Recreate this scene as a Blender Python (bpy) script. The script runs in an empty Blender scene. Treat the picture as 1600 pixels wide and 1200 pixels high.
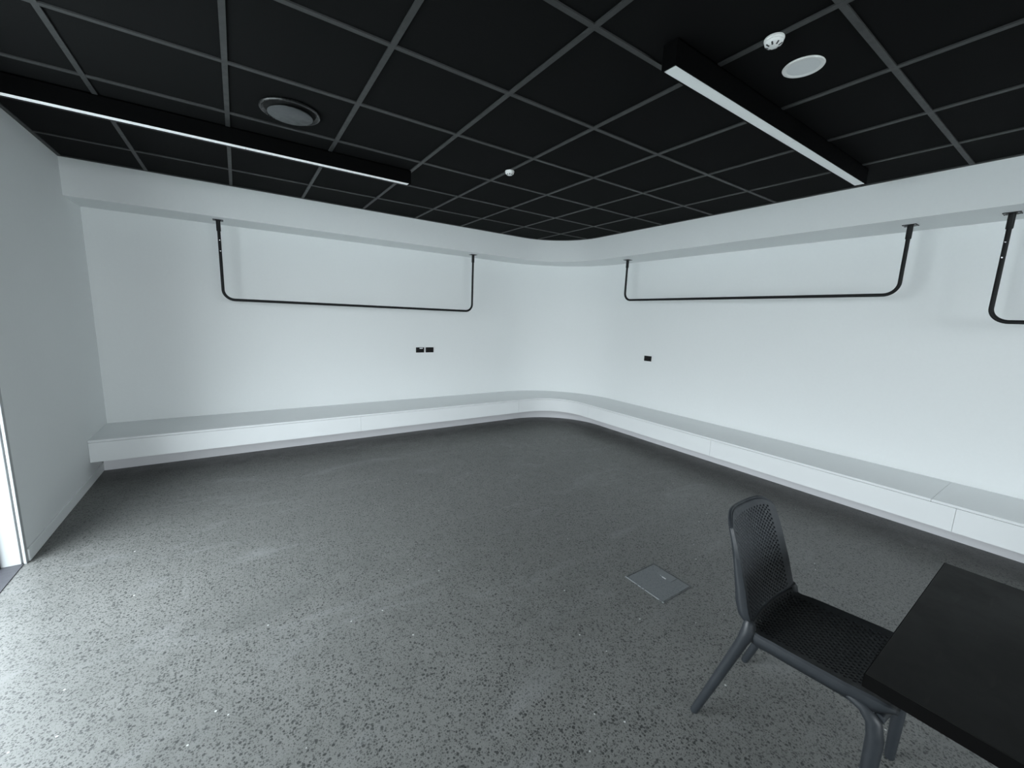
import bpy, bmesh, math, random
from mathutils import Vector, Matrix

random.seed(7)
SC = bpy.context.scene
COL = SC.collection
PI = math.pi

# ------------------------------------------------------------------ measures (metres, floor z = 0)
H_CAM = 1.52
Z_CEIL = 2.651
X_LEFT = -1.11            # left wall face
Y_BACK = 5.31             # back wall face
X_RIGHT = 4.65            # right wall face
Y_SOUTH = -4.0
TILE = 0.6
GX, GY = 1.2155, 1.3197   # a crossing of the ceiling grid
Z_BULK = 2.355            # underside of the bulkhead
OPEN_Y = 3.36             # end of the left wall, start of the glazed opening

# ------------------------------------------------------------------ helpers
def link(o, parent=None):
    COL.objects.link(o)
    if parent is not None:
        o.parent = parent
    return o

def tag(o, label=None, cat=None, group=None, kind=None):
    if label: o['label'] = label
    if cat: o['category'] = cat
    if group: o['group'] = group
    if kind: o['kind'] = kind
    return o

def empty(name, loc, rz=0.0, label=None, cat=None, group=None):
    o = bpy.data.objects.new(name, None)
    o.empty_display_size = 0.1
    o.location = loc
    o.rotation_euler = (0, 0, rz)
    link(o)
    return tag(o, label, cat, group)

def mesh_obj(name, verts, faces, mat, parent=None, smooth=None):
    me = bpy.data.meshes.new(name)
    me.from_pydata([tuple(v) for v in verts], [], faces)
    me.update()
    bm = bmesh.new(); bm.from_mesh(me)
    bmesh.ops.recalc_face_normals(bm, faces=bm.faces)
    bm.to_mesh(me); bm.free()
    if smooth is not None:
        for p in me.polygons: p.use_smooth = True
        me.set_sharp_from_angle(angle=math.radians(smooth))
    me.materials.append(mat)
    o = bpy.data.objects.new(name, me)
    return link(o, parent)

class MB:
    """collects solids for one mesh"""
    def __init__(self): self.v = []; self.f = []
    def add(self, v, f):
        n = len(self.v)
        self.v += [tuple(p) for p in v]
        self.f += [tuple(i + n for i in q) for q in f]
        return self
    def box(self, x0, x1, y0, y1, z0, z1, bev=0.0, seg=2, mat=None):
        bm = bmesh.new()
        bmesh.ops.create_cube(bm, size=1.0)
        for v in bm.verts:
            v.co = Vector((x0 + (v.co.x + .5) * (x1 - x0), y0 + (v.co.y + .5) * (y1 - y0), z0 + (v.co.z + .5) * (z1 - z0)))
        if bev > 0:
            bmesh.ops.bevel(bm, geom=list(bm.edges), offset=bev, segments=seg, profile=.5, affect='EDGES')
        bm.verts.index_update()
        v = [p.co.copy() for p in bm.verts]
        if mat is not None: v = [mat @ p for p in v]
        self.add(v, [[q.index for q in f.verts] for f in bm.faces])
        bm.free()
        return self
    def tube(self, pts, rad, n=16, caps=True):
        pts = [Vector(p) for p in pts]
        if not hasattr(rad, '__len__'): rad = [rad] * len(pts)
        d0 = (pts[1] - pts[0]).normalized()
        ref = Vector((0, 0, 1)) if abs(d0.z) < .9 else Vector((1, 0, 0))
        u = d0.cross(ref).normalized()
        v = []; f = []
        for i, p in enumerate(pts):
            if i == 0: d = pts[1] - pts[0]
            elif i == len(pts) - 1: d = pts[-1] - pts[-2]
            else: d = (pts[i + 1] - p).normalized() + (p - pts[i - 1]).normalized()
            d.normalize()
            u = (u - d * u.dot(d)).normalized()
            w = d.cross(u)
            for k in range(n):
                a = 2 * PI * k / n
                v.append(p + (u * math.cos(a) + w * math.sin(a)) * rad[i])
        for i in range(len(pts) - 1):
            for k in range(n):
                a, b = i * n + k, i * n + (k + 1) % n
                f.append((a, b, b + n, a + n))
        if caps:
            f.append(tuple(range(n - 1, -1, -1)))
            f.append(tuple(range((len(pts) - 1) * n, len(pts) * n)))
        return self.add(v, f)
    def lathe(self, prof, n=48, c=(0, 0, 0)):
        """prof: list of (r, z); r = 0 allowed at the ends"""
        v = []; f = []; rings = []
        for r, z in prof:
            if r <= 1e-6:
                rings.append([len(v)]); v.append((c[0], c[1], c[2] + z))
            else:
                rings.append(list(range(len(v), len(v) + n)))
                v += [(c[0] + r * math.cos(2 * PI * k / n), c[1] + r * math.sin(2 * PI * k / n), c[2] + z) for k in range(n)]
        for A, B in zip(rings, rings[1:]):
            for k in range(n):
                k2 = (k + 1) % n
                if len(A) == 1 and len(B) == 1: continue
                if len(A) == 1: f.append((A[0], B[k], B[k2]))
                elif len(B) == 1: f.append((A[k], A[k2], B[0]))
                else: f.append((A[k], A[k2], B[k2], B[k]))
        for R in (rings[0], rings[-1]):
            if len(R) > 1: f.append(tuple(R))
        return self.add(v, f)
    def build(self, name, mat, parent=None, smooth=35):
        return mesh_obj(name, self.v, self.f, mat, parent, smooth)

def corner_path(X, Y, cx, cy, x0, y1, n=40, part='all'):
    """along y = Y from x0, round the corner about (cx, cy), then along x = X to y1; returns points and inward normals"""
    rx, ry = X - cx, Y - cy
    pts = []
    if part in ('all', 'back'):
        pts.append((Vector((x0, Y)), Vector((0, -1))))
    if part in ('all', 'curve', 'back'):
        rng = range(0, n + 1) if part != 'back' else range(0, 1)
        for k in rng:
            a = PI / 2 * (1 - k / n)
            p = Vector((cx + rx * math.cos(a), cy + ry * math.sin(a)))
            nn = -Vector((math.cos(a) / rx, math.sin(a) / ry)).normalized()
            pts.append((p, nn))
    if part == 'right':
        pts.append((Vector((X, cy)), Vector((-1, 0))))
    if part in ('all', 'right'):
        pts.append((Vector((X, y1)), Vector((-1, 0))))
    return pts

def strip(path, t, z0, z1):
    """solid following the path; front face on the path, body t behind it"""
    v = []; f = []
    for p, n in path:
        q = p - n * t
        v += [(p.x, p.y, z0), (p.x, p.y, z1), (q.x, q.y, z1), (q.x, q.y, z0)]
    m = len(path)
    for i in range(m - 1):
        a, b = i * 4, i * 4 + 4
        for k in range(4):
            k2 = (k + 1) % 4
            f.append((a + k, a + k2, b + k2, b + k))
    f.append((0, 1, 2, 3)); f.append(tuple((m - 1) * 4 + k for k in (3, 2, 1, 0)))
    return v, f

def band(front, back, z0, z1):
    """solid between two paths of equal length"""
    v = []; f = []
    for (p, _), (q, _) in zip(front, back):
        v += [(p.x, p.y, z0), (p.x, p.y, z1), (q.x, q.y, z1), (q.x, q.y, z0)]
    m = len(front)
    for i in range(m - 1):
        a, b = i * 4, i * 4 + 4
        for k in range(4):
            k2 = (k + 1) % 4
            f.append((a + k, a + k2, b + k2, b + k))
    f.append((0, 1, 2, 3)); f.append(tuple((m - 1) * 4 + k for k in (3, 2, 1, 0)))
    return v, f

def copy_tree(o, parent=None):
    c = o.copy(); COL.objects.link(c)
    if parent is not None: c.parent = parent
    for ch in [x for x in o.children]: copy_tree(ch, c)
    return c

# ------------------------------------------------------------------ materials
def new_mat(name):
    m = bpy.data.materials.new(name); m.use_nodes = True
    nt = m.node_tree
    for n in list(nt.nodes): nt.nodes.remove(n)
    out = nt.nodes.new('ShaderNodeOutputMaterial')
    b = nt.nodes.new('ShaderNodeBsdfPrincipled')
    nt.links.new(b.outputs[0], out.inputs[0])
    return m, nt, b

class NT:
    def __init__(self, nt): self.nt = nt
    def n(self, t, **k):
        x = self.nt.nodes.new(t)
        for a, v in k.items(): setattr(x, a, v)
        return x
    def l(self, a, b): self.nt.links.new(a, b)
    def coords(self):
        return self.n('ShaderNodeNewGeometry').outputs['Position']
    def objc(self):
        return self.n('ShaderNodeTexCoord').outputs['Object']
    def noise(self, vec, scale, detail=4, rough=.5, dist=0.0):
        x = self.n('ShaderNodeTexNoise'); x.inputs['Scale'].default_value = scale
        x.inputs['Detail'].default_value = detail; x.inputs['Roughness'].default_value = rough
        x.inputs['Distortion'].default_value = dist
        self.l(vec, x.inputs['Vector']); return x
    def voro(self, vec, scale, feature='F1', rnd=1.0):
        x = self.n('ShaderNodeTexVoronoi', feature=feature); x.inputs['Scale'].default_value = scale
        x.inputs['Randomness'].default_value = rnd
        self.l(vec, x.inputs['Vector']); return x
    def ramp(self, fac, stops):
        x = self.n('ShaderNodeMapRange', interpolation_type='SMOOTHSTEP')
        (a, c), (b, d) = stops
        x.inputs['From Min'].default_value = a; x.inputs['From Max'].default_value = b
        x.inputs['To Min'].default_value = c; x.inputs['To Max'].default_value = d
        self.l(fac, x.inputs['Value']); return x.outputs['Result']
    def math(self, op, a, b=None):
        x = self.n('ShaderNodeMath', operation=op)
        for i, s in enumerate((a, b)):
            if s is None: continue
            if isinstance(s, (int, float)): x.inputs[i].default_value = s
            else: self.l(s, x.inputs[i])
        return x.outputs[0]
    def mix(self, fac, a, b, mode='MIX'):
        x = self.n('ShaderNodeMix', data_type='RGBA', blend_type=mode)
        for i, s in ((0, fac), (6, a), (7, b)):
            if isinstance(s, (int, float)): x.inputs[i].default_value = s
            elif isinstance(s, tuple): x.inputs[i].default_value = (*s, 1) if len(s) == 3 else s
            else: self.l(s, x.inputs[i])
        return x.outputs[2]
    def bump(self, h, strength, dist, bsdf):
        x = self.n('ShaderNodeBump'); x.inputs['Strength'].default_value = strength
        x.inputs['Distance'].default_value = dist
        self.l(h, x.inputs['Height']); self.l(x.outputs[0], bsdf.inputs['Normal'])

def simple(name, col, rough=.5, metal=0.0, var=.12, scale=30, bump=0.0, spec=.5):
    m, nt, b = new_mat(name); N = NT(nt)
    nz = N.noise(N.objc(), scale, 5, .6)
    hi = tuple(min(1, c * (1 + var)) for c in col); lo = tuple(c * (1 - var) for c in col)
    N.l(N.mix(nz.outputs['Fac'], lo, hi), b.inputs['Base Color'])
    N.l(N.ramp(nz.outputs['Fac'], ((.3, max(0, rough - .06)), (.7, min(1, rough + .06)))), b.inputs['Roughness'])
    b.inputs['Metallic'].default_value = metal
    b.inputs['Specular IOR Level'].default_value = spec
    if bump: N.bump(nz.outputs['Fac'], bump, .002, b)
    return m

def wall_paint(name, col):
    m, nt, b = new_mat(name); N = NT(nt)
    P = N.coords()
    big = N.noise(P, .9, 3, .5); fine = N.noise(P, 160, 4, .7); mid = N.noise(P, 45, 3, .6)
    c = N.mix(big.outputs['Fac'], tuple(x * .975 for x in col), tuple(min(1, x * 1.015) for x in col))
    c = N.mix(N.ramp(mid.outputs['Fac'], ((.3, 0.0), (.7, .05))), c, tuple(x * .8 for x in col))
    N.l(c, b.inputs['Base Color'])
    b.inputs['Roughness'].default_value = .62
    b.inputs['Specular IOR Level'].default_value = .3
    N.bump(fine.outputs['Fac'], .12, .001, b)
    return m

M = {}
M['wall'] = wall_paint('white wall paint', (.80, .82, .82))
M['bench'] = simple('white bench laminate', (.80, .82, .825), .38, var=.015, scale=6, spec=.4)
M['kick'] = simple('kickboard laminate with painted shade', (.68, .68, .70), .45, var=.015, scale=6, spec=.4)  # greyed to stand in for the shade under the bench overhang
M['trim_white'] = simple('white gloss trim', (.40, .415, .42), .4, var=.01)
M['black_metal'] = simple('black powdercoat', (.005, .0055, .006), .5, var=.2, scale=60, spec=.25)
M['housing'] = simple('black light housing', (.0008, .0008, .0009), .7, var=.2, scale=60, spec=.06)
M['tee'] = simple('charcoal ceiling grid', (.030, .031, .031), .55, var=.1, scale=20)
M['lens'] = simple('opal diffuser acrylic', (.88, .91, .91), .35, var=.01)
M['detector'] = simple('white detector plastic', (.88, .88, .86), .4, var=.02)
M['slot'] = simple('dark detector slots', (.05, .05, .05), .6)
M['speaker'] = simple('white speaker grille', (.78, .80, .80), .55, var=.03, scale=300)
M['vent_disc'] = simple('grey vent disc', (.062, .066, .069), .5, var=.05)
M['vent_ring'] = simple('black vent ring', (.009, .0095, .0095), .3, var=.1)
M['vent_throat'] = simple('vent throat black', (.002, .002, .002), .9)
M['socket'] = simple('black socket plastic', (.005, .005, .0055), .5, var=.1, spec=.25)
M['label_white'] = simple('white indicator', (.85, .87, .88), .4, var=.01)
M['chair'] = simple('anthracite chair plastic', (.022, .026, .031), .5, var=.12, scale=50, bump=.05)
M['chair_seat_shade'] = simple('anthracite plastic darkened as shade', (.0075, .009, .0105), .6, var=.12, scale=50, bump=.05, spec=.25)  # same plastic as the back, darkened for the shade on the seat
M['chair_frame'] = simple('anthracite chair legs', (.024, .028, .033), .45, var=.1, scale=50, bump=.05)
M['steel'] = simple('bright screw steel', (.75, .76, .77), .25, metal=1.0, var=.05)
M['alu_dark'] = simple('dark aluminium joinery', (.02, .02, .022), .4, var=.1)
M['sill'] = simple('dark threshold', (.05, .05, .058), .45, var=.1)

def ceiling_mat():
    m, nt, b = new_mat('black ceiling tile'); N = NT(nt); P = N.coords()
    f = N.noise(P, 220, 4, .7); g = N.noise(P, 3, 3, .5)
    c = N.mix(f.outputs['Fac'], (.0040, .0042, .0044), (.0075, .0077, .0078))
    c = N.mix(N.ramp(g.outputs['Fac'], ((.35, 0.0), (.7, .35))), c, (.0062, .0064, .0064))
    N.l(c, b.inputs['Base Color']); b.inputs['Roughness'].default_value = .9
    b.inputs['Specular IOR Level'].default_value = .08
    N.bump(f.outputs['Fac'], .3, .001, b)
    return m
M['ceiling'] = ceiling_mat()

def floor_mat():
    m, nt, b = new_mat('polished aggregate concrete'); N = NT(nt); P = N.coords()
    # slightly warped coordinates so the stones are not perfectly round
    w = N.noise(P, 38, 2, .5)
    vm = N.n('ShaderNodeVectorMath', operation='MULTIPLY_ADD')
    N.l(w.outputs['Color'], vm.inputs[0]); vm.inputs[1].default_value = (.0035, .0035, .0035); N.l(P, vm.inputs[2])
    W = vm.outputs[0]
    cloud = N.noise(P, .75, 5, .55, .4); mott = N.noise(P, 9, 5, .6); grit = N.noise(P, 190, 4, .7)
    base = N.mix(N.ramp(cloud.outputs['Fac'], ((.35, 0.0), (.68, 1.0))), (.105, .1065, .101), (.140, .141, .1345))
    base = N.mix(N.ramp(mott.outputs['Fac'], ((.3, 0.0), (.75, .45))), base, (.168, .168, .160))
    base = N.mix(N.ramp(grit.outputs['Fac'], ((.35, 0.0), (.75, .55))), base, (.205, .206, .197))
    base = N.mix(N.ramp(grit.outputs['Fac'], ((.5, .4), (.3, 0.0))), base, base)
    def stones(scale, r0, r1, keep, dark, mid):
        v = N.voro(W, scale)
        sep = N.n('ShaderNodeSeparateColor'); N.l(v.outputs['Color'], sep.inputs[0])
        rad = N.ramp(sep.outputs[1], ((0.0, r0), (1.0, r1)))
        edge = N.math('SUBTRACT', rad, v.outputs['Distance'])
        mask = N.ramp(edge, ((-.03, 0.0), (.05, 1.0)))
        on = N.math('GREATER_THAN', sep.outputs[0], keep)
        return N.math('MULTIPLY', mask, on), N.mix(sep.outputs[2], dark, mid)
    c = base
    for args in ((170, .24, .50, .30, (.040, .042, .040), (.10, .10, .096)),
                 (105, .22, .48, .36, (.020, .022, .021), (.075, .077, .074)),
                 (66, .16, .42, .50, (.016, .018, .018), (.050, .053, .051))):
        mk, sc = stones(*args)
        c = N.mix(N.math('MULTIPLY', mk, .82), c, sc)
    # rare pale chips
    v = N.voro(W, 26); sep = N.n('ShaderNodeSeparateColor'); N.l(v.outputs['Color'], sep.inputs[0])
    chip = N.math('MULTIPLY', N.math('GREATER_THAN', sep.outputs[0], .955), N.ramp(v.outputs['Distance'], ((.17, 1.0), (.10, 0.0))))
    chip = N.math('MULTIPLY', N.math('GREATER_THAN', sep.outputs[0], .975), N.math('LESS_THAN', v.outputs['Distance'], .11))
    c = N.mix(chip, c, (.48, .49, .47))
    # pale dusty trowel smears
    mp = N.n('ShaderNodeMapping'); mp.inputs['Scale'].default_value = (.55, 1.5, 1); mp.inputs['Rotation'].default_value = (0, 0, .5)
    N.l(P, mp.inputs['Vector'])
    sm = N.noise(mp.outputs[0], 2.3, 9, .68, .8)
    c = N.mix(N.ramp(sm.outputs['Fac'], ((.52, 0.0), (.72, .42))), c, (.225, .23, .23))
    dk = N.noise(mp.outputs[0], 1.1, 7, .62, .5)
    c = N.mix(N.ramp(dk.outputs['Fac'], ((.56, 0.0), (.72, .35))), c, (.075, .078, .075))
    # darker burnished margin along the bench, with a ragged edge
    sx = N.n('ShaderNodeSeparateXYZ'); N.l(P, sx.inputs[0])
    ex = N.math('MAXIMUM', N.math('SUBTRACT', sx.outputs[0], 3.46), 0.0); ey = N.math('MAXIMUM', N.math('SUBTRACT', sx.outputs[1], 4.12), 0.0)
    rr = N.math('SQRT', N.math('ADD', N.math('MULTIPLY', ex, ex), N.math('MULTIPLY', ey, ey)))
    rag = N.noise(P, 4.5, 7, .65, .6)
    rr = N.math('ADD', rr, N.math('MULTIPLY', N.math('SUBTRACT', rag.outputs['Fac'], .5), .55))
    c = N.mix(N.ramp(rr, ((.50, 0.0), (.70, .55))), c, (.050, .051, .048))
    # hairline cracks
    w2 = N.noise(P, 2.2, 6, .6)
    vm2 = N.n('ShaderNodeVectorMath', operation='MULTIPLY_ADD')
    N.l(w2.outputs['Color'], vm2.inputs[0]); vm2.inputs[1].default_value = (.5, .5, 0); N.l(P, vm2.inputs[2])
    cr = N.voro(vm2.outputs[0], .75, 'DISTANCE_TO_EDGE')
    c = N.mix(N.ramp(cr.outputs['Distance'], ((.0003, .22), (.0022, 0.0))), c, (.30, .31, .30))
    N.l(c, b.inputs['Base Color'])
    r = N.ramp(mott.outputs['Fac'], ((.25, .40), (.8, .54)))
    N.l(r, b.inputs['Roughness'])
    b.inputs['Specular IOR Level'].default_value = .42
    N.bump(grit.outputs['Fac'], .10, .0015, b)
    return m
M['floor'] = floor_mat()

def table_mat():
    m, nt, b = new_mat('black table laminate'); N = NT(nt); P = N.objc()
    g = N.noise(P, 7, 6, .6)
    c = N.mix(g.outputs['Fac'], (.0055, .0055, .0052), (.011, .0108, .0102))
    mp = N.n('ShaderNodeMapping'); mp.inputs['Scale'].default_value = (2.2, 16, 1); mp.inputs['Rotation'].default_value = (0, 0, 1.1)
    N.l(P, mp.inputs['Vector'])
    s = N.noise(mp.outputs[0], 2.6, 4, .55)
    c = N.mix(N.ramp(s.outputs['Fac'], ((.60, 0.0), (.80, .55))), c, (.030, .029, .027))
    N.l(c, b.inputs['Base Color'])
    N.l(N.ramp(g.outputs['Fac'], ((.3, .48), (.7, .62))), b.inputs['Roughness'])
    b.inputs['Specular IOR Level'].default_value = .17
    return m
M['table'] = table_mat()

def lid_mat():
    m, nt, b = new_mat('concrete infill lid'); N = NT(nt); P = N.coords()
    v = N.voro(P, 90); g = N.noise(P, 120, 4, .7)
    c = N.mix(g.outputs['Fac'], (.09, .10, .104), (.165, .175, .18))
    c = N.mix(N.ramp(v.outputs['Distance'], ((.15, .6), (.4, 0.0))), c, (.05, .055, .06))
    N.l(c, b.inputs['Base Color']); b.inputs['Roughness'].default_value = .42
    return m
M['lid'] = lid_mat()
M['table_edge'] = simple('black table edge band', (.0014, .0013, .0013), .7, var=.15, spec=.1)
M['lid_rim'] = simple('dull grey rim', (.10, .105, .11), .45, metal=.3, var=.1)
M['flap'] = simple('grey cable flap', (.135, .145, .15), .45, var=.12, scale=40)
M['rim_glint'] = simple('floor box rim metal with painted glint', (.42, .44, .45), .3, metal=.8, var=.08)  # brighter copy of the rim metal, a reflection put into the colour

def ground_mat():
    m, nt, b = new_mat('outside paving'); N = NT(nt); P = N.coords()
    g = N.noise(P, 6, 6, .6)
    N.l(N.mix(g.outputs['Fac'], (.36, .37, .36), (.46, .47, .46)), b.inputs['Base Color']); b.inputs['Roughness'].default_value = .8
    return m
M['ground'] = ground_mat()

# ------------------------------------------------------------------ the room
WT = .16
WC = (3.46, 4.12)     # centre of the rounded corner
o = MB().box(X_LEFT - .12, X_RIGHT + WT, Y_SOUTH - WT, Y_BACK + WT, -.12, 0).build('floor', M['floor'], smooth=None); tag(o, kind='structure')

# back wall + rounded corner, and right wall
cp = corner_path(X_RIGHT, Y_BACK, WC[0], WC[1], X_LEFT - WT, Y_SOUTH, 64, 'curve')
v, f = strip([(Vector((X_LEFT - WT, Y_BACK)), Vector((0, -1)))] + cp, WT, 0, Z_CEIL + .1)
o = mesh_obj('wall_back', v, f, M['wall'], smooth=30); tag(o, kind='structure')
v, f = strip(corner_path(X_RIGHT, Y_BACK, WC[0], WC[1], 0, Y_SOUTH - WT, 64, 'right'), WT, 0, Z_CEIL + .1)
o = mesh_obj('wall_right', v, f, M['wall']); tag(o, kind='structure')

# left wall: solid to OPEN_Y, then glazed opening, header over, solid again behind the camera
OY0, OZ = 1.05, 2.42
b = MB().box(X_LEFT - WT, X_LEFT, OPEN_Y, Y_BACK, 0, Z_CEIL + .1)
b.box(X_LEFT - WT, X_LEFT, Y_SOUTH - WT, OY0, 0, Z_CEIL + .1)
b.box(X_LEFT - WT, X_LEFT, OY0, OPEN_Y, OZ, Z_CEIL + .1)
o = b.build('wall_left', M['wall'], smooth=None); tag(o, kind='structure')
# south wall with a wide window
SX0, SX1, SZ0, SZ1 = -.98, 3.2, 1.15, 2.55
b = MB().box(X_LEFT - WT, SX0, Y_SOUTH - WT, Y_SOUTH, 0, Z_CEIL + .1)
b.box(SX1, X_RIGHT + WT, Y_SOUTH - WT, Y_SOUTH, 0, Z_CEIL + .1)
b.box(SX0, SX1, Y_SOUTH - WT, Y_SOUTH, 0, SZ0).box(SX0, SX1, Y_SOUTH - WT, Y_SOUTH, SZ1, Z_CEIL + .1)
o = b.build('wall_south', M['wall'], smooth=None); tag(o, kind='structure')
b = MB()
for x in (SX0 + .03, (SX0 + SX1) / 2, SX1 - .03): b.box(x - .03, x + .03, Y_SOUTH - .12, Y_SOUTH - .05, SZ0, SZ1)
b.box(SX0, SX1, Y_SOUTH - .12, Y_SOUTH - .05, SZ0, SZ0 + .06).box(SX0, SX1, Y_SOUTH - .12, Y_SOUTH - .05, SZ1 - .06, SZ1)
o = b.build('window_1', M['alu_dark'], smooth=None); tag(o, kind='structure')

# ceiling slab of tiles, the exposed grid and its perimeter angle
o = MB().box(X_LEFT - WT, X_RIGHT + WT, Y_SOUTH - WT, Y_BACK + WT, Z_CEIL + .004, Z_CEIL + .1).build('ceiling', M['ceiling'], smooth=None); tag(o, kind='structure')
BX, BY, BCX, BCY = 4.128, 4.872, 3.40, 4.13    # bulkhead face lines and centre of its rounded corner
b = MB(); hw = .012
def y_end(x):       # where a grid line along y meets the bulkhead
    if x <= BCX: return BY
    return BCY + (BY - BCY) * math.sqrt(max(0, 1 - ((x - BCX) / (BX - BCX)) ** 2))
def x_end(y):
    if y <= BCY: return BX
    return BCX + (BX - BCX) * math.sqrt(max(0, 1 - ((y - BCY) / (BY - BCY)) ** 2))
for i in range(-3, 5):
    x = GX + TILE * i
    b.box(x - hw, x + hw, Y_SOUTH, y_end(x), Z_CEIL - .003, Z_CEIL + .02)
for j in range(-8, 6):
    y = GY + TILE * j
    b.box(X_LEFT, x_end(y), y - hw, y + hw, Z_CEIL - .0027, Z_CEIL + .02)
o = b.build('trim_1', M['tee'], smooth=None); tag(o, 'charcoal exposed grid between the black ceiling tiles', kind='structure')
b = MB()
pth = corner_path(BX, BY, BCX, BCY, X_LEFT, Y_SOUTH, 40)
inn = [(p + n * .016, n) for p, n in pth]
v, f = band(inn, pth, Z_CEIL - .004, Z_CEIL + .01); b.add(v, f)
b.box(X_LEFT, X_LEFT + .022, Y_SOUTH, BY, Z_CEIL - .004, Z_CEIL + .01)
o = b.build('trim_2', M['tee'], smooth=None); tag(o, 'charcoal edge angle where the ceiling meets walls and bulkhead', kind='structure')

# bulkhead running round under the ceiling
bw = corner_path(X_RIGHT + .02, Y_BACK + .02, WC[0], WC[1], X_LEFT, Y_SOUTH, 40)
bf = corner_path(BX, BY, BCX, BCY, X_LEFT, Y_SOUTH, 40)
v, f = band(bf, bw, Z_BULK, Z_CEIL + .05)
o = mesh_obj('wall_bulkhead', v, f, M['wall'], smooth=30); tag(o, 'white dropped bulkhead with rounded inner corner', kind='structure')

# skirting on the left wall, white jamb, dark threshold and door frame
o = MB().box(X_LEFT, X_LEFT + .012, OPEN_Y + .005, 4.99, 0, .075, .003).build('baseboard_left', M['wall'], smooth=None); tag(o, kind='structure')
b = MB().box(X_LEFT - .096, X_LEFT - .016, OPEN_Y - .022, OPEN_Y, 0, OZ, .002)
b.box(X_LEFT - .006, X_LEFT + .006, OPEN_Y - .026, OPEN_Y + .004, 0, OZ, .002)
b.box(X_LEFT - .016, X_LEFT - .006, OPEN_Y - .004, OPEN_Y, 0, OZ)
o = b.build('trim_3', M['trim_white'], smooth=None); tag(o, 'bright white door jamb at the end of the left wall', kind='structure')
b = MB()
fx0, fx1 = X_LEFT - .21, X_LEFT - .096
b.box(fx0, fx1, OPEN_Y - .045, OPEN_Y, 0, OZ).box(fx0, fx1, OY0, OY0 + .05, 0, OZ).box(fx0, fx1, OY0, OPEN_Y, OZ - .06, OZ)
for y in (1.83, 2.60): b.box(fx0, fx1, y - .04, y + .04, 0, OZ)
o = b.build('door_1', M['alu_dark'], smooth=None); tag(o, 'dark aluminium frame of the wide glazed opening at the left', kind='structure')
th = MB().box(X_LEFT - .24, X_LEFT - .006, OY0, OPEN_Y - .022, -.02, .004).build('threshold', M['sill'], o, smooth=None)
o = MB().box(-30, X_LEFT - .24, -30, 30, -.2, -.05).build('ground', M['ground'], smooth=None); tag(o, 'paved ground outside', kind='structure')
o = MB().box(X_LEFT - .24, 30, -30, Y_SOUTH - WT - .01, -.2, -.05).build('ground', M['ground'], smooth=None); tag(o, 'paved ground outside', kind='structure')

# ------------------------------------------------------------------ the built-in bench
BZ0, BZ1 = .178, .370
FX, FY = 4.022, 4.668     # front line of the bench
BEND = -2.6
bench = empty('bench', (FX, FY, 0), 0, 'long low white built-in bench running along both walls and round the corner', 'bench')
def on_bench(name, v, f, mat, smooth=30):
    v = [(p[0] - FX, p[1] - FY, p[2]) for p in v]
    return mesh_obj(name, v, f, mat, bench, smooth)
SEAM = .565
# seat top in two lengths that meet in a fine joint on the right-hand run
fr = corner_path(FX, FY, WC[0], WC[1], X_LEFT + .002, SEAM + .001, 40)
bk = corner_path(X_RIGHT - .003, Y_BACK - .003, WC[0], WC[1], X_LEFT + .002, SEAM + .001, 40)
v, f = band(fr, bk, BZ1 - .018, BZ1); on_bench('seat_top', v, f, M['bench'])
fr = [(Vector((FX, SEAM - .001)), 0), (Vector((FX, BEND)), 0)]; bk = [(Vector((X_RIGHT - .003, SEAM - .001)), 0), (Vector((X_RIGHT - .003, BEND)), 0)]
v, f = band(fr, bk, BZ1 - .018, BZ1); on_bench('seat_top', v, f, M['bench'])
# front panels
fp = FX + .004, FY + .004
def fpanel(path):
    v, f = strip(path, .018, BZ0, BZ1 - .022); on_bench('front_panel', v, f, M['bench'])
N1 = Vector((0, -1)); N2 = Vector((-1, 0)); g = .0009
fpanel([(Vector((X_LEFT + .002, fp[1])), N1), (Vector((1.10 - g, fp[1])), N1)])
fpanel([(Vector((1.10 + g, fp[1])), N1), (Vector((3.30 - g, fp[1])), N1)])
cur = corner_path(fp[0], fp[1], WC[0], WC[1], 0, 0, 40, 'curve')
fpanel([(Vector((3.30 + g, fp[1])), N1)] + cur + [(Vector((fp[0], 4.0 + g)), N2)])
fpanel([(Vector((fp[0], 4.0 - g)), N2), (Vector((fp[0], 2.20 + g)), N2)])
fpanel([(Vector((fp[0], 2.20 - g)), N2), (Vector((fp[0], .44 + g)), N2)])
fpanel([(Vector((fp[0], .44 - g)), N2), (Vector((fp[0], BEND)), N2)])
# underside board and recessed kick
fr = corner_path(FX + .03, FY + .03, WC[0], WC[1], X_LEFT + .002, BEND, 40)
bk = corner_path(X_RIGHT - .003, Y_BACK - .003, WC[0], WC[1], X_LEFT + .002, BEND, 40)
v, f = band(fr, bk, BZ0 + .002, BZ0 + .02); on_bench('base_board', v, f, M['bench'])
v, f = strip(corner_path(4.378, 4.985, WC[0], WC[1], X_LEFT + .013, BEND, 40), .018, 0, BZ0 + .002); on_bench('kickboard', v, f, M['kick'])

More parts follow.
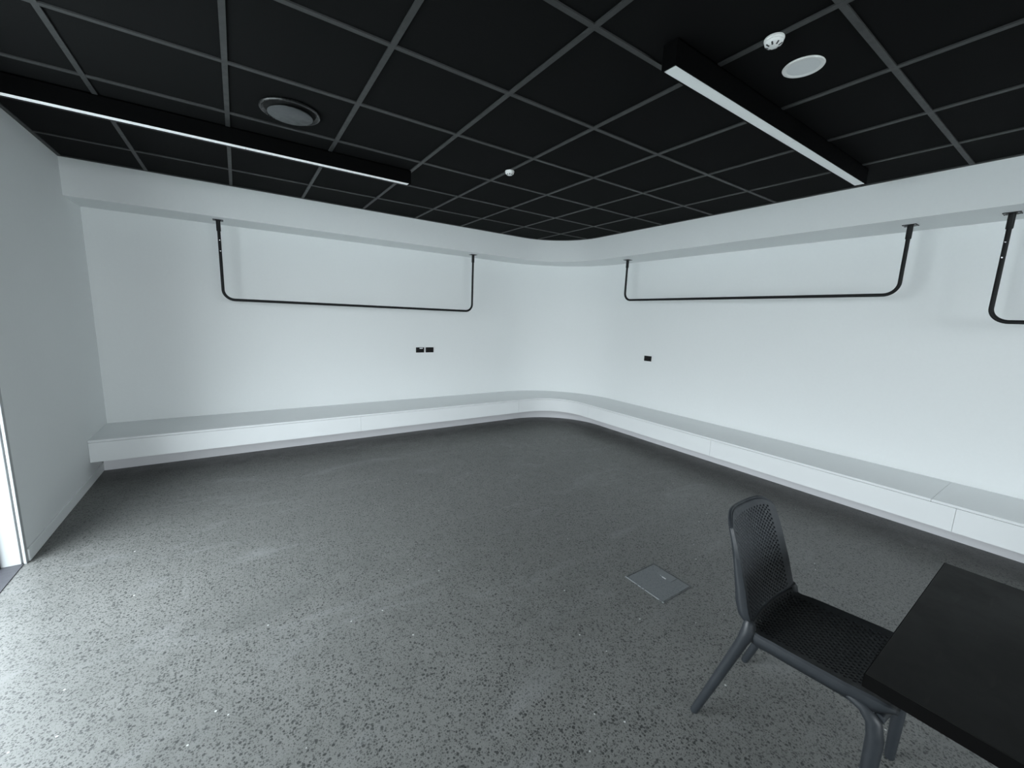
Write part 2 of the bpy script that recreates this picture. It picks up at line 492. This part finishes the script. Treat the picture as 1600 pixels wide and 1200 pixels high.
# ------------------------------------------------------------------ ceiling fittings
def added_glow_lens(name, e):  # the lamps are off; this glow is added to make their diffusers paler
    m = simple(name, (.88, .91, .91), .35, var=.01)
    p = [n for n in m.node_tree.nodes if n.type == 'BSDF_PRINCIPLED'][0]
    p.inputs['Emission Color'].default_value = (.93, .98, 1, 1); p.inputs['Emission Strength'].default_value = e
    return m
def linear_light(x0, x1, y0, y1, z0, label, lens):
    t = empty('linear_light', ((x0 + x1) / 2, (y0 + y1) / 2, Z_CEIL), 0, label, 'ceiling light', 'black linear ceiling lights')
    L = (x1 - x0) / 2; w = (y1 - y0) / 2; h = z0 - Z_CEIL
    b = MB()
    b.box(-L + .008, L - .008, -w, -w + .004, h, 0).box(-L + .008, L - .008, w - .004, w, h, 0).box(-L + .008, L - .008, -w, w, -.006, -.002)
    b.build('housing', M['housing'], t, None)
    for s in (-1, 1):
        xa, xb = (-L, -L + .008) if s < 0 else (L - .008, L)
        MB().box(xa, xb, -w, w, h, -.002, .001).build('end_cap', M['housing'], t, None)
    for a, c in ((-L + .014, .0 * L - .001), (.0 * L + .001, L - .014)):
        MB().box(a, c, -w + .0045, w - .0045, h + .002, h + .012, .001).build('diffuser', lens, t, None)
    return t
linear_light(-1.0, 1.212, 3.338, 3.400, 2.551, 'black linear ceiling light with white diffuser along the left side, beside the round vent', added_glow_lens('unlit opal diffuser with more added glow', .17))
linear_light(1.515, 3.735, 1.158, 1.224, 2.551, 'black linear ceiling light with white diffuser on the right, pointing at the right wall', added_glow_lens('unlit opal diffuser with less added glow', .06))

t = empty('ceiling_vent', (.318, 2.855, Z_CEIL), 0, 'round dark ceiling air vent with grey centre disc above the left linear light', 'vent')
MB().lathe([(.118, .0), (.152, 0), (.156, -.003), (.157, -.008), (.154, -.013), (.148, -.014), (.138, -.008), (.124, .003), (.118, .004)]).build('outer_ring', M['vent_ring'], t)
MB().lathe([(0, -.001), (.134, -.001), (.134, -.0045), (0, -.0045)]).build('throat', M['vent_throat'], t)
MB().lathe([(0, -.022), (.112, -.022), (.1165, -.025), (.1165, -.028), (.112, -.031), (0, -.033)]).build('centre_disc', M['vent_disc'], t)
MB().lathe([(0, -.023), (.02, -.023), (.02, -.004), (0, -.004)], 16).build('stem', M['vent_throat'], t)

def detector(x, y, label):
    t = empty('smoke_detector', (x, y, Z_CEIL - .003), 0, label, 'smoke detector', 'white detectors on the ceiling grid')
    MB().lathe([(0, 0), (.034, 0), (.0355, -.003), (.0355, -.008), (.033, -.011), (0, -.011)]).build('base', M['detector'], t)
    MB().lathe([(0, -.010), (.0315, -.010), (.033, -.015), (.031, -.021), (.026, -.0265), (.018, -.030), (.010, -.0315), (0, -.032)]).build('cap', M['detector'], t)
    b = MB()
    for k in range(8):
        a = 2 * PI * k / 8 + .25
        rm = Matrix.Rotation(a, 4, 'Z') @ Matrix.Translation((.0235, 0, -.0279)) @ Matrix.Rotation(math.radians(-24), 4, 'Y')
        b.box(-.0070, .0070, -.0030, .0030, -.0012, .0010, .0008, 1, rm)
    b.build('slots', M['slot'], t, None)
    return t
detector(1.8155, .935, 'white dome smoke detector beside the flush white round speaker')
detector(1.8155, 2.825, 'tiny white dome smoke detector alone on the grid between the two linear lights')

t = empty('ceiling_speaker', (2.112, .948, Z_CEIL + .004), 0, 'flush white round ceiling speaker with perforated grille near the smoke detector', 'speaker')
MB().lathe([(.060, 0), (.077, 0), (.079, -.003), (.077, -.0065), (.068, -.0075), (.061, -.005), (.060, -.003)]).build('trim_ring', M['detector'], t)
MB().lathe([(0, -.001), (.062, -.001), (.062, -.0048), (0, -.0056)]).build('grille', M['speaker'], t)

# ------------------------------------------------------------------ hanging rails
RT = .0135
def rail(p0, p1, zb, label, screws=(), clip=None):
    """U-shaped rail: two hangers from the bulkhead at p0 and p1 joined by a bar at zb"""
    p0, p1 = Vector((*p0, Z_BULK)), Vector((*p1, Z_BULK))
    t = empty('hanging_rail', p0, 0, label, 'hanging rail', 'black U-shaped rails under the bulkhead')
    d = (p1 - p0); L = d.length; d.normalize(); R = .095
    drop = zb - Z_BULK
    pts = [Vector((0, 0, -.004))]
    for k in range(13):
        a = PI / 2 * k / 12
        pts.append(d * (R - R * math.cos(a)) + Vector((0, 0, drop + R - R * math.sin(a))))
    for k in range(13):
        a = PI / 2 * k / 12
        pts.append(d * (L - R + R * math.sin(a)) + Vector((0, 0, drop + R - R * math.cos(a))))
    pts.append(d * L + Vector((0, 0, -.004)))
    MB().tube(pts, RT, 18).build('rail_tube', M['black_metal'], t, 50)
    for q in (Vector((0, 0, 0)), d * L):
        fl = MB().box(q.x - .042, q.x + .042, q.y - .042, q.y + .042, -.005, 0, .0015, 2).build('flange', M['black_metal'], t, None)
        b = MB()
        for sx in (-1, 1):
            for sy in (-1, 1):
                b = MB().lathe([(0, -.004), (.006, -.004), (.005, -.0068), (0, -.0075)], 10, (q.x + sx * .031, q.y + sy * .031, 0))
                b.build('screw', M['steel'], fl)
        MB().tube([q + Vector((0, 0, -.004)), q + Vector((0, 0, -.10)), q + Vector((0, 0, -.105))], [.0185, .0185, .0150], 18).build('collar', M['black_metal'], t, 50)
    for (at_end, dz, nx, ny) in screws:
        q = (d * L if at_end else Vector((0, 0, 0))) + Vector((nx, ny, 0)).normalized() * (RT - .001) + Vector((0, 0, dz))
        n = Vector((nx, ny, 0)).normalized()
        MB().tube([q, q + n * .003], [.0052, .0042], 12).build('grub_screw', M['steel'], t)
    return t
rail((-.108, 5.045), (2.70, 5.045), 1.598, 'black U-shaped hanging rail on the left-hand back wall',
     screws=((False, -.19, .15, -1), (False, -.292, .15, -1)))
rail((4.382, 3.818), (4.382, 1.035), 1.826, 'long black U-shaped hanging rail on the right wall, next to the curved corner')
rail((4.392, .530), (4.392, -2.25), 1.628, 'black U-shaped hanging rail at the right edge, hanging lower than its neighbour',
     screws=((False, -.19, -1, .15), (False, -.292, -1, .15)))

# ------------------------------------------------------------------ sockets
def socket(loc, rz, label, led=False, grp=None):
    t = empty('wall_socket', loc, rz, label, 'wall socket', grp)     # local: x along wall, -y out of the wall
    MB().box(-.0575, .0575, -.010, 0, -.0355, .0355, .003, 2).build('plate', M['socket'], t, 40)
    for s in (-1, 1):
        MB().box(s * .027 - .010, s * .027 + .010, -.0125, -.009, .010, .024, .0015, 1).build('switch', M['socket'], t, None)
        MB().box(s * .027 - .013, s * .027 + .013, -.0108, -.009, -.024, -.002, .0008, 1).build('outlet', M['vent_throat'], t, None)
    if led:
        MB().box(-.008, .037, -.0132, -.0095, .0165, .0285, .001, 1).build('indicator', M['label_white'], t, None)
    return t
socket((2.050, Y_BACK, 1.046), 0, 'black wall socket with a white indicator, left one of the pair', True, 'pair of black sockets')
socket((2.189, Y_BACK, 1.046), 0, 'plain black wall socket, right one of the pair on the left-hand back wall', False, 'pair of black sockets')
socket((X_RIGHT, 3.555, 1.050), -PI / 2, 'single black wall socket on the right wall under the hanging rail')

# ------------------------------------------------------------------ floor box
t = empty('floor_box', (1.996, 1.307, 0), 0, 'square flush floor outlet box with metal rim and hinged flap, set in the concrete', 'floor box')
a = .135
b = MB()
b.box(-a + .006, a, -a, -a + .004, 0, .003, .0008, 1).box(-a + .006, a, a - .006, a, 0, .003, .0008, 1).box(a - .004, a, -a + .004, a - .006, 0, .003, .0008, 1)
rim = b.build('rim', M['lid_rim'], t, None)
MB().box(-a, -a + .006, -a, a, 0, .004, .001, 1).build('glint_strip', M['rim_glint'], rim, None)  # left side of the rim, painted bright as if catching a reflection
lid = MB().box(-a + .010, a - .010, -a + .010, a - .010, 0, .0022, .0008, 1).build('lid', M['lid'], t, None)
MB().box(a - .075, a - .014, -.045, .055, .0022, .006, .0015, 1).build('cable_flap', M['flap'], t, None)
MB().box(a - .079, a - .074, -.012, .032, .0025, .0072, .001, 1).build('handle', M['steel'], t, None)

# ------------------------------------------------------------------ table
t = empty('table', (1.568, -.195, 0), math.radians(.6), 'plain black table at the lower right corner with the chair pushed under it', 'table')
top = MB().box(-.4125, .4125, -.4045, .4045, .714, .748, .0015, 2).build('tabletop', M['table'], t, None)
b = MB()
b.box(-.4145, -.4124, -.4065, .4065, .713, .7468, .0008, 1).box(.4124, .4145, -.4065, .4065, .713, .7468, .0008, 1)
b.box(-.4145, .4145, .4044, .4065, .713, .7468, .0008, 1).box(-.4145, .4145, -.4065, -.4044, .713, .7468, .0008, 1)
b.build('edge_band', M['table_edge'], t, None)
MB().tube([(0, 0, .012), (0, 0, .70)], .035, 24).build('column', M['black_metal'], t)
MB().box(-.15, .15, -.15, .15, .700, .713, .003, 1).build('top_plate', M['black_metal'], t, None)
MB().lathe([(0, 0), (.215, 0), (.22, .004), (.218, .009), (.06, .02), (.04, .03), (0, .03)]).build('base', M['black_metal'], t)

# ------------------------------------------------------------------ chair
ch = empty('dining_chair', (1.652, .45, 0), math.radians(2.3), 'dark anthracite plastic chair with perforated seat and back, tucked under the black table', 'chair')

def lerp_tab(tab, x):
    for (a, va), (b_, vb) in zip(tab, tab[1:]):
        if x <= b_:
            k = (x - a) / (b_ - a) if b_ > a else 0
            k = max(0, min(1, k))
            if isinstance(va, (tuple, list)): return tuple(p + (q - p) * k for p, q in zip(va, vb))
            return va + (vb - va) * k
    return tab[-1][1]

def smooth_poly(pts, n):
    """Catmull-Rom resample by arc length"""
    P = [Vector(p) for p in pts]
    P = [P[0] * 2 - P[1]] + P + [P[-1] * 2 - P[-2]]
    out = []
    for i in range(1, len(P) - 2):
        for k in range(24):
            s = k / 24
            a, b_, c, d = P[i - 1], P[i], P[i + 1], P[i + 2]
            out.append(.5 * ((2 * b_) + (c - a) * s + (2 * a - 5 * b_ + 4 * c - d) * s * s + (3 * b_ - a - 3 * c + d) * s ** 3))
    out.append(P[-2])
    L = [0]
    for a, b_ in zip(out, out[1:]): L.append(L[-1] + (b_ - a).length)
    res = []
    j = 0
    for k in range(n + 1):
        s = L[-1] * k / n
        while j < len(L) - 2 and L[j + 1] < s: j += 1
        q = (s - L[j]) / max(1e-9, L[j + 1] - L[j])
        res.append(out[j].lerp(out[j + 1], q))
    return res, L[-1]

def perforated(name, surf, nu, nv, hole_ok, mat, thick, fold):
    """grid surf(i, j); checkerboard cells get an octagonal hole; side columns fold away by fold(j)"""
    V = []; F = []
    idx = [[None] * (nu + 1) for _ in range(nv + 1)]
    for j in range(nv + 1):
        for i in range(nu + 1):
            idx[j][i] = len(V); V.append(Vector(surf(i, j)))
    for j in range(nv):
        for i in range(nu):
            q = [idx[j][i], idx[j][i + 1], idx[j + 1][i + 1], idx[j + 1][i]]
            if (i + j) % 2 == 0 and hole_ok(i, j):
                A, B, C_, D = (V[k] for k in q)
                def at(u, w): return A.lerp(B, u).lerp(D.lerp(C_, u), w)
                r = .52; ring = []
                for k in range(8):
                    a_ = PI / 8 + k * PI / 4
                    ring.append(len(V)); V.append(at(.5 + r * math.cos(a_), .5 + r * math.sin(a_)))
                # ring order: 22.5, 67.5, ... ; corner C at 45deg, D 135, A 225, B 315
                cor = {0: q[2], 1: q[3], 2: q[0], 3: q[1]}
                for s in range(4):
                    r0, r1, r2 = ring[2 * s], ring[(2 * s + 1) % 8], ring[(2 * s + 2) % 8]
                    F.append((cor[s], r1, r0))
                    F.append((cor[s], cor[(s + 1) % 4], r2, r1))
            else:
                F.append(tuple(q))
    n_main = len(F)
    for side in (0, nu):
        prev = None
        for j in range(nv + 1):
            cur_ = []
            for w in fold(side, j):
                cur_.append(len(V)); V.append(V[idx[j][side]] + Vector(w))
            cur_ = [idx[j][side]] + cur_
            if prev:
                for a_, b_, c_, d_ in zip(prev, prev[1:], cur_[1:], cur_): F.append((a_, b_, c_, d_))
            prev = cur_
    me = bpy.data.meshes.new(name)
    me.from_pydata([tuple(p) for p in V], [], F); me.update()
    for p in me.polygons[n_main:]: p.material_index = 1
    bm = bmesh.new(); bm.from_mesh(me); bmesh.ops.recalc_face_normals(bm, faces=bm.faces); bm.to_mesh(me); bm.free()
    for p in me.polygons: p.use_smooth = True
    me.set_sharp_from_angle(angle=math.radians(40))
    me.materials.append(mat); me.materials.append(M['chair_frame'])
    ob = bpy.data.objects.new(name, me); link(ob, ch)
    md = ob.modifiers.new('thickness', 'SOLIDIFY'); md.thickness = thick; md.offset = 0
    return ob

# backrest: profile of its centre line (y, z); +y is the back of the chair
nv = 42; nu = 38
bp, bl = smooth_poly([(.153, .466), (.162, .482), (.178, .52), (.207, .60), (.238, .69), (.271, .775), (.291, .824)], nv)
HWB = [(0, .190), (.10, .193), (.25, .191), (.5, .187), (.75, .182), (.9, .177), (1, .168)]
SAG = [(0, .024), (.12, .028), (.3, .034), (.7, .035), (1, .033)]
def back_surf(i, j):
    s = j / nv; u = -1 + 2 * i / nu
    jj = j * (1 - .115 * abs(u) ** 6)                              # the top edge drops in rounded shoulders
    j0 = min(nv - 1, int(jj))
    p = bp[j0].lerp(bp[j0 + 1], jj - j0)
    s = jj / nv
    d = (bp[j0 + 1] - bp[j0]).normalized()                          # along the profile
    n = Vector((-d.y, d.x))                                         # towards the sitter (-y / +z)
    if n.x > 0 and n.y < 0: n = -n
    k = lerp_tab(SAG, s) * u * u
    return (u * lerp_tab(HWB, s), p.x + n.x * k, p.y + n.y * k)
def back_hole(i, j): return 3 <= i < nu - 3 and 1 <= j < nv - 3
def back_fold(side, j):
    s = j / nv; sg = -1 if side == 0 else 1
    w = lerp_tab([(0, .008), (.10, .026), (.25, .030), (.6, .016), (.9, .006), (1, .004)], s)
    return [(sg * .004, w * .4, -.002), (sg * .003, w, -w * .35)]
perforated('backrest', back_surf, nu, nv, back_hole, M['chair'], .011, back_fold)
# top lip of the backrest
lip = [Vector(back_surf(i, nv)) for i in range(0, nu + 1)]
MB().tube([p + Vector((0, .004, .001)) for p in lip], .0065, 10).build('top_rim', M['chair'], ch, 50)

# seat
nvs = 38; nus = 40
sp, sl = smooth_poly([(-.258, .438), (-.245, .452), (-.21, .458), (-.12, .452), (0, .444), (.075, .440), (.118, .443), (.140, .451), (.155, .470)], nvs)
HWS = [(0, .168), (.03, .182), (.08, .194), (.3, .200), (.7, .197), (1, .190)]
def seat_surf(i, j):
    s = j / nvs; u = -1 + 2 * i / nus
    p = sp[j]
    k = max(0, min(1, (s - .72) / .28)); k = k * k * (3 - 2 * k)
    return (u * lerp_tab(HWS, s), p.x - .023 * k * u * u, p.y + .020 * (1 - .6 * k) * abs(u) ** 2.6)
def seat_hole(i, j): return 3 <= i < nus - 3 and 4 <= j < nvs - 1
def seat_fold(side, j):
    sg = -1 if side == 0 else 1
    k = max(.15, min(1, j / nvs / .12))
    return [(sg * .004, 0, -.004 * k), (sg * .005, 0, -.018 * k), (sg * .001, 0, -.040 * k)]
perforated('seat', seat_surf, nus, nvs, seat_hole, M['chair_seat_shade'], .009, seat_fold)

# frame under the seat
b = MB()
for s in (-1, 1):
    b.tube([(s * .186, -.215, .430), (s * .184, -.10, .434), (s * .182, .05, .430), (s * .184, .135, .428)], [.014, .012, .012, .014], 12)
b.tube([(-.192, -.228, .424), (-.10, -.240, .430), (.10, -.240, .430), (.192, -.228, .424)], .013, 12)
b.tube([(-.19, .135, .425), (.19, .135, .425)], .012, 12)
b.build('seat_frame', M['chair_frame'], ch, 50)
for s in (-1, 1):
    # front legs turn out of the side rail, back legs rake backwards from a knuckle under the backrest
    MB().tube([(s * .188, -.08, .446), (s * .191, -.14, .444), (s * .194, -.190, .434), (s * .196, -.218, .408), (s * .198, -.228, .36), (s * .206, -.229, .18), (s * .214, -.229, .004), (s * .214, -.229, 0)],
              [.009, .013, .0175, .0205, .0215, .0185, .0150, .0135], 18).build('leg', M['chair_frame'], ch, 50)
    MB().tube([(s * .190, .137, .488), (s * .192, .135, .478), (s * .194, .133, .452), (s * .197, .137, .430), (s * .198, .145, .405), (s * .2065, .210, .20), (s * .215, .274, .004), (s * .215, .275, 0)],
              [.013, .0185, .0225, .0235, .0195, .0175, .0145, .013], 18).build('leg', M['chair_frame'], ch, 50)

# ------------------------------------------------------------------ light: an overcast sky through the openings
w = bpy.data.worlds.new('overcast sky'); SC.world = w; w.use_nodes = True
nt = w.node_tree; N = NT(nt)
for n_ in list(nt.nodes): nt.nodes.remove(n_)
out = N.n('ShaderNodeOutputWorld'); bg = N.n('ShaderNodeBackground'); N.l(bg.outputs[0], out.inputs[0])
tc = N.n('ShaderNodeTexCoord'); sx = N.n('ShaderNodeSeparateXYZ'); N.l(tc.outputs['Generated'], sx.inputs[0])
g_ = N.ramp(sx.outputs['Z'], ((-.05, 0.0), (.9, 1.0)))
N.l(N.mix(g_, (.885, .96, 1.0), (.825, .935, 1.0)), bg.inputs['Color'])
SKY = 14
N.l(N.ramp(sx.outputs['Z'], ((-.02, SKY * .85), (.7, SKY * 1.05))), bg.inputs['Strength'])

def area(name, loc, rot, sx_, sy_, power, col=(.86, .96, 1.0), portal=False, spread=180):
    l = bpy.data.lights.new(name, 'AREA'); l.shape = 'RECTANGLE'; l.size = sx_; l.size_y = sy_
    l.energy = power; l.color = col; l.spread = math.radians(spread)
    if portal: l.cycles.is_portal = True
    o_ = bpy.data.objects.new(name, l); o_.location = loc; o_.rotation_euler = rot; COL.objects.link(o_)
    return o_
area('opening_portal', (X_LEFT - .25, (OPEN_Y + OY0) / 2, OZ / 2), (0, -PI / 2, 0), OZ, OPEN_Y - OY0, 1, portal=True)
area('window_portal', ((SX0 + SX1) / 2, Y_SOUTH - .2, (SZ0 + SZ1) / 2), (PI / 2, 0, 0), SX1 - SX0, SZ1 - SZ0, 1, portal=True)

# ------------------------------------------------------------------ camera
F_PX = 631.3
yaw, pitch, roll = .9751, -.1605, .0392
fw = Vector((math.cos(yaw) * math.cos(pitch), math.sin(yaw) * math.cos(pitch), math.sin(pitch)))
r_ = Vector((math.sin(yaw), -math.cos(yaw), 0)); u_ = r_.cross(fw)
rx = r_ * math.cos(roll) + u_ * math.sin(roll); uy = -r_ * math.sin(roll) + u_ * math.cos(roll)
cam = bpy.data.cameras.new('camera'); cam.sensor_fit = 'HORIZONTAL'; cam.sensor_width = 36.0
cam.lens = F_PX / 1600 * 36.0; cam.clip_start = .02; cam.clip_end = 200
co = bpy.data.objects.new('camera', cam)
co.matrix_world = Matrix(((rx.x, uy.x, -fw.x, 0), (rx.y, uy.y, -fw.y, 0), (rx.z, uy.z, -fw.z, H_CAM), (0, 0, 0, 1)))
COL.objects.link(co); SC.camera = co

SC.view_settings.view_transform = 'Standard'
SC.view_settings.look = 'None'
SC.view_settings.exposure = 0.0
SC.cycles.max_bounces = 12
SC.cycles.diffuse_bounces = 8
SC.cycles.sample_clamp_indirect = 8
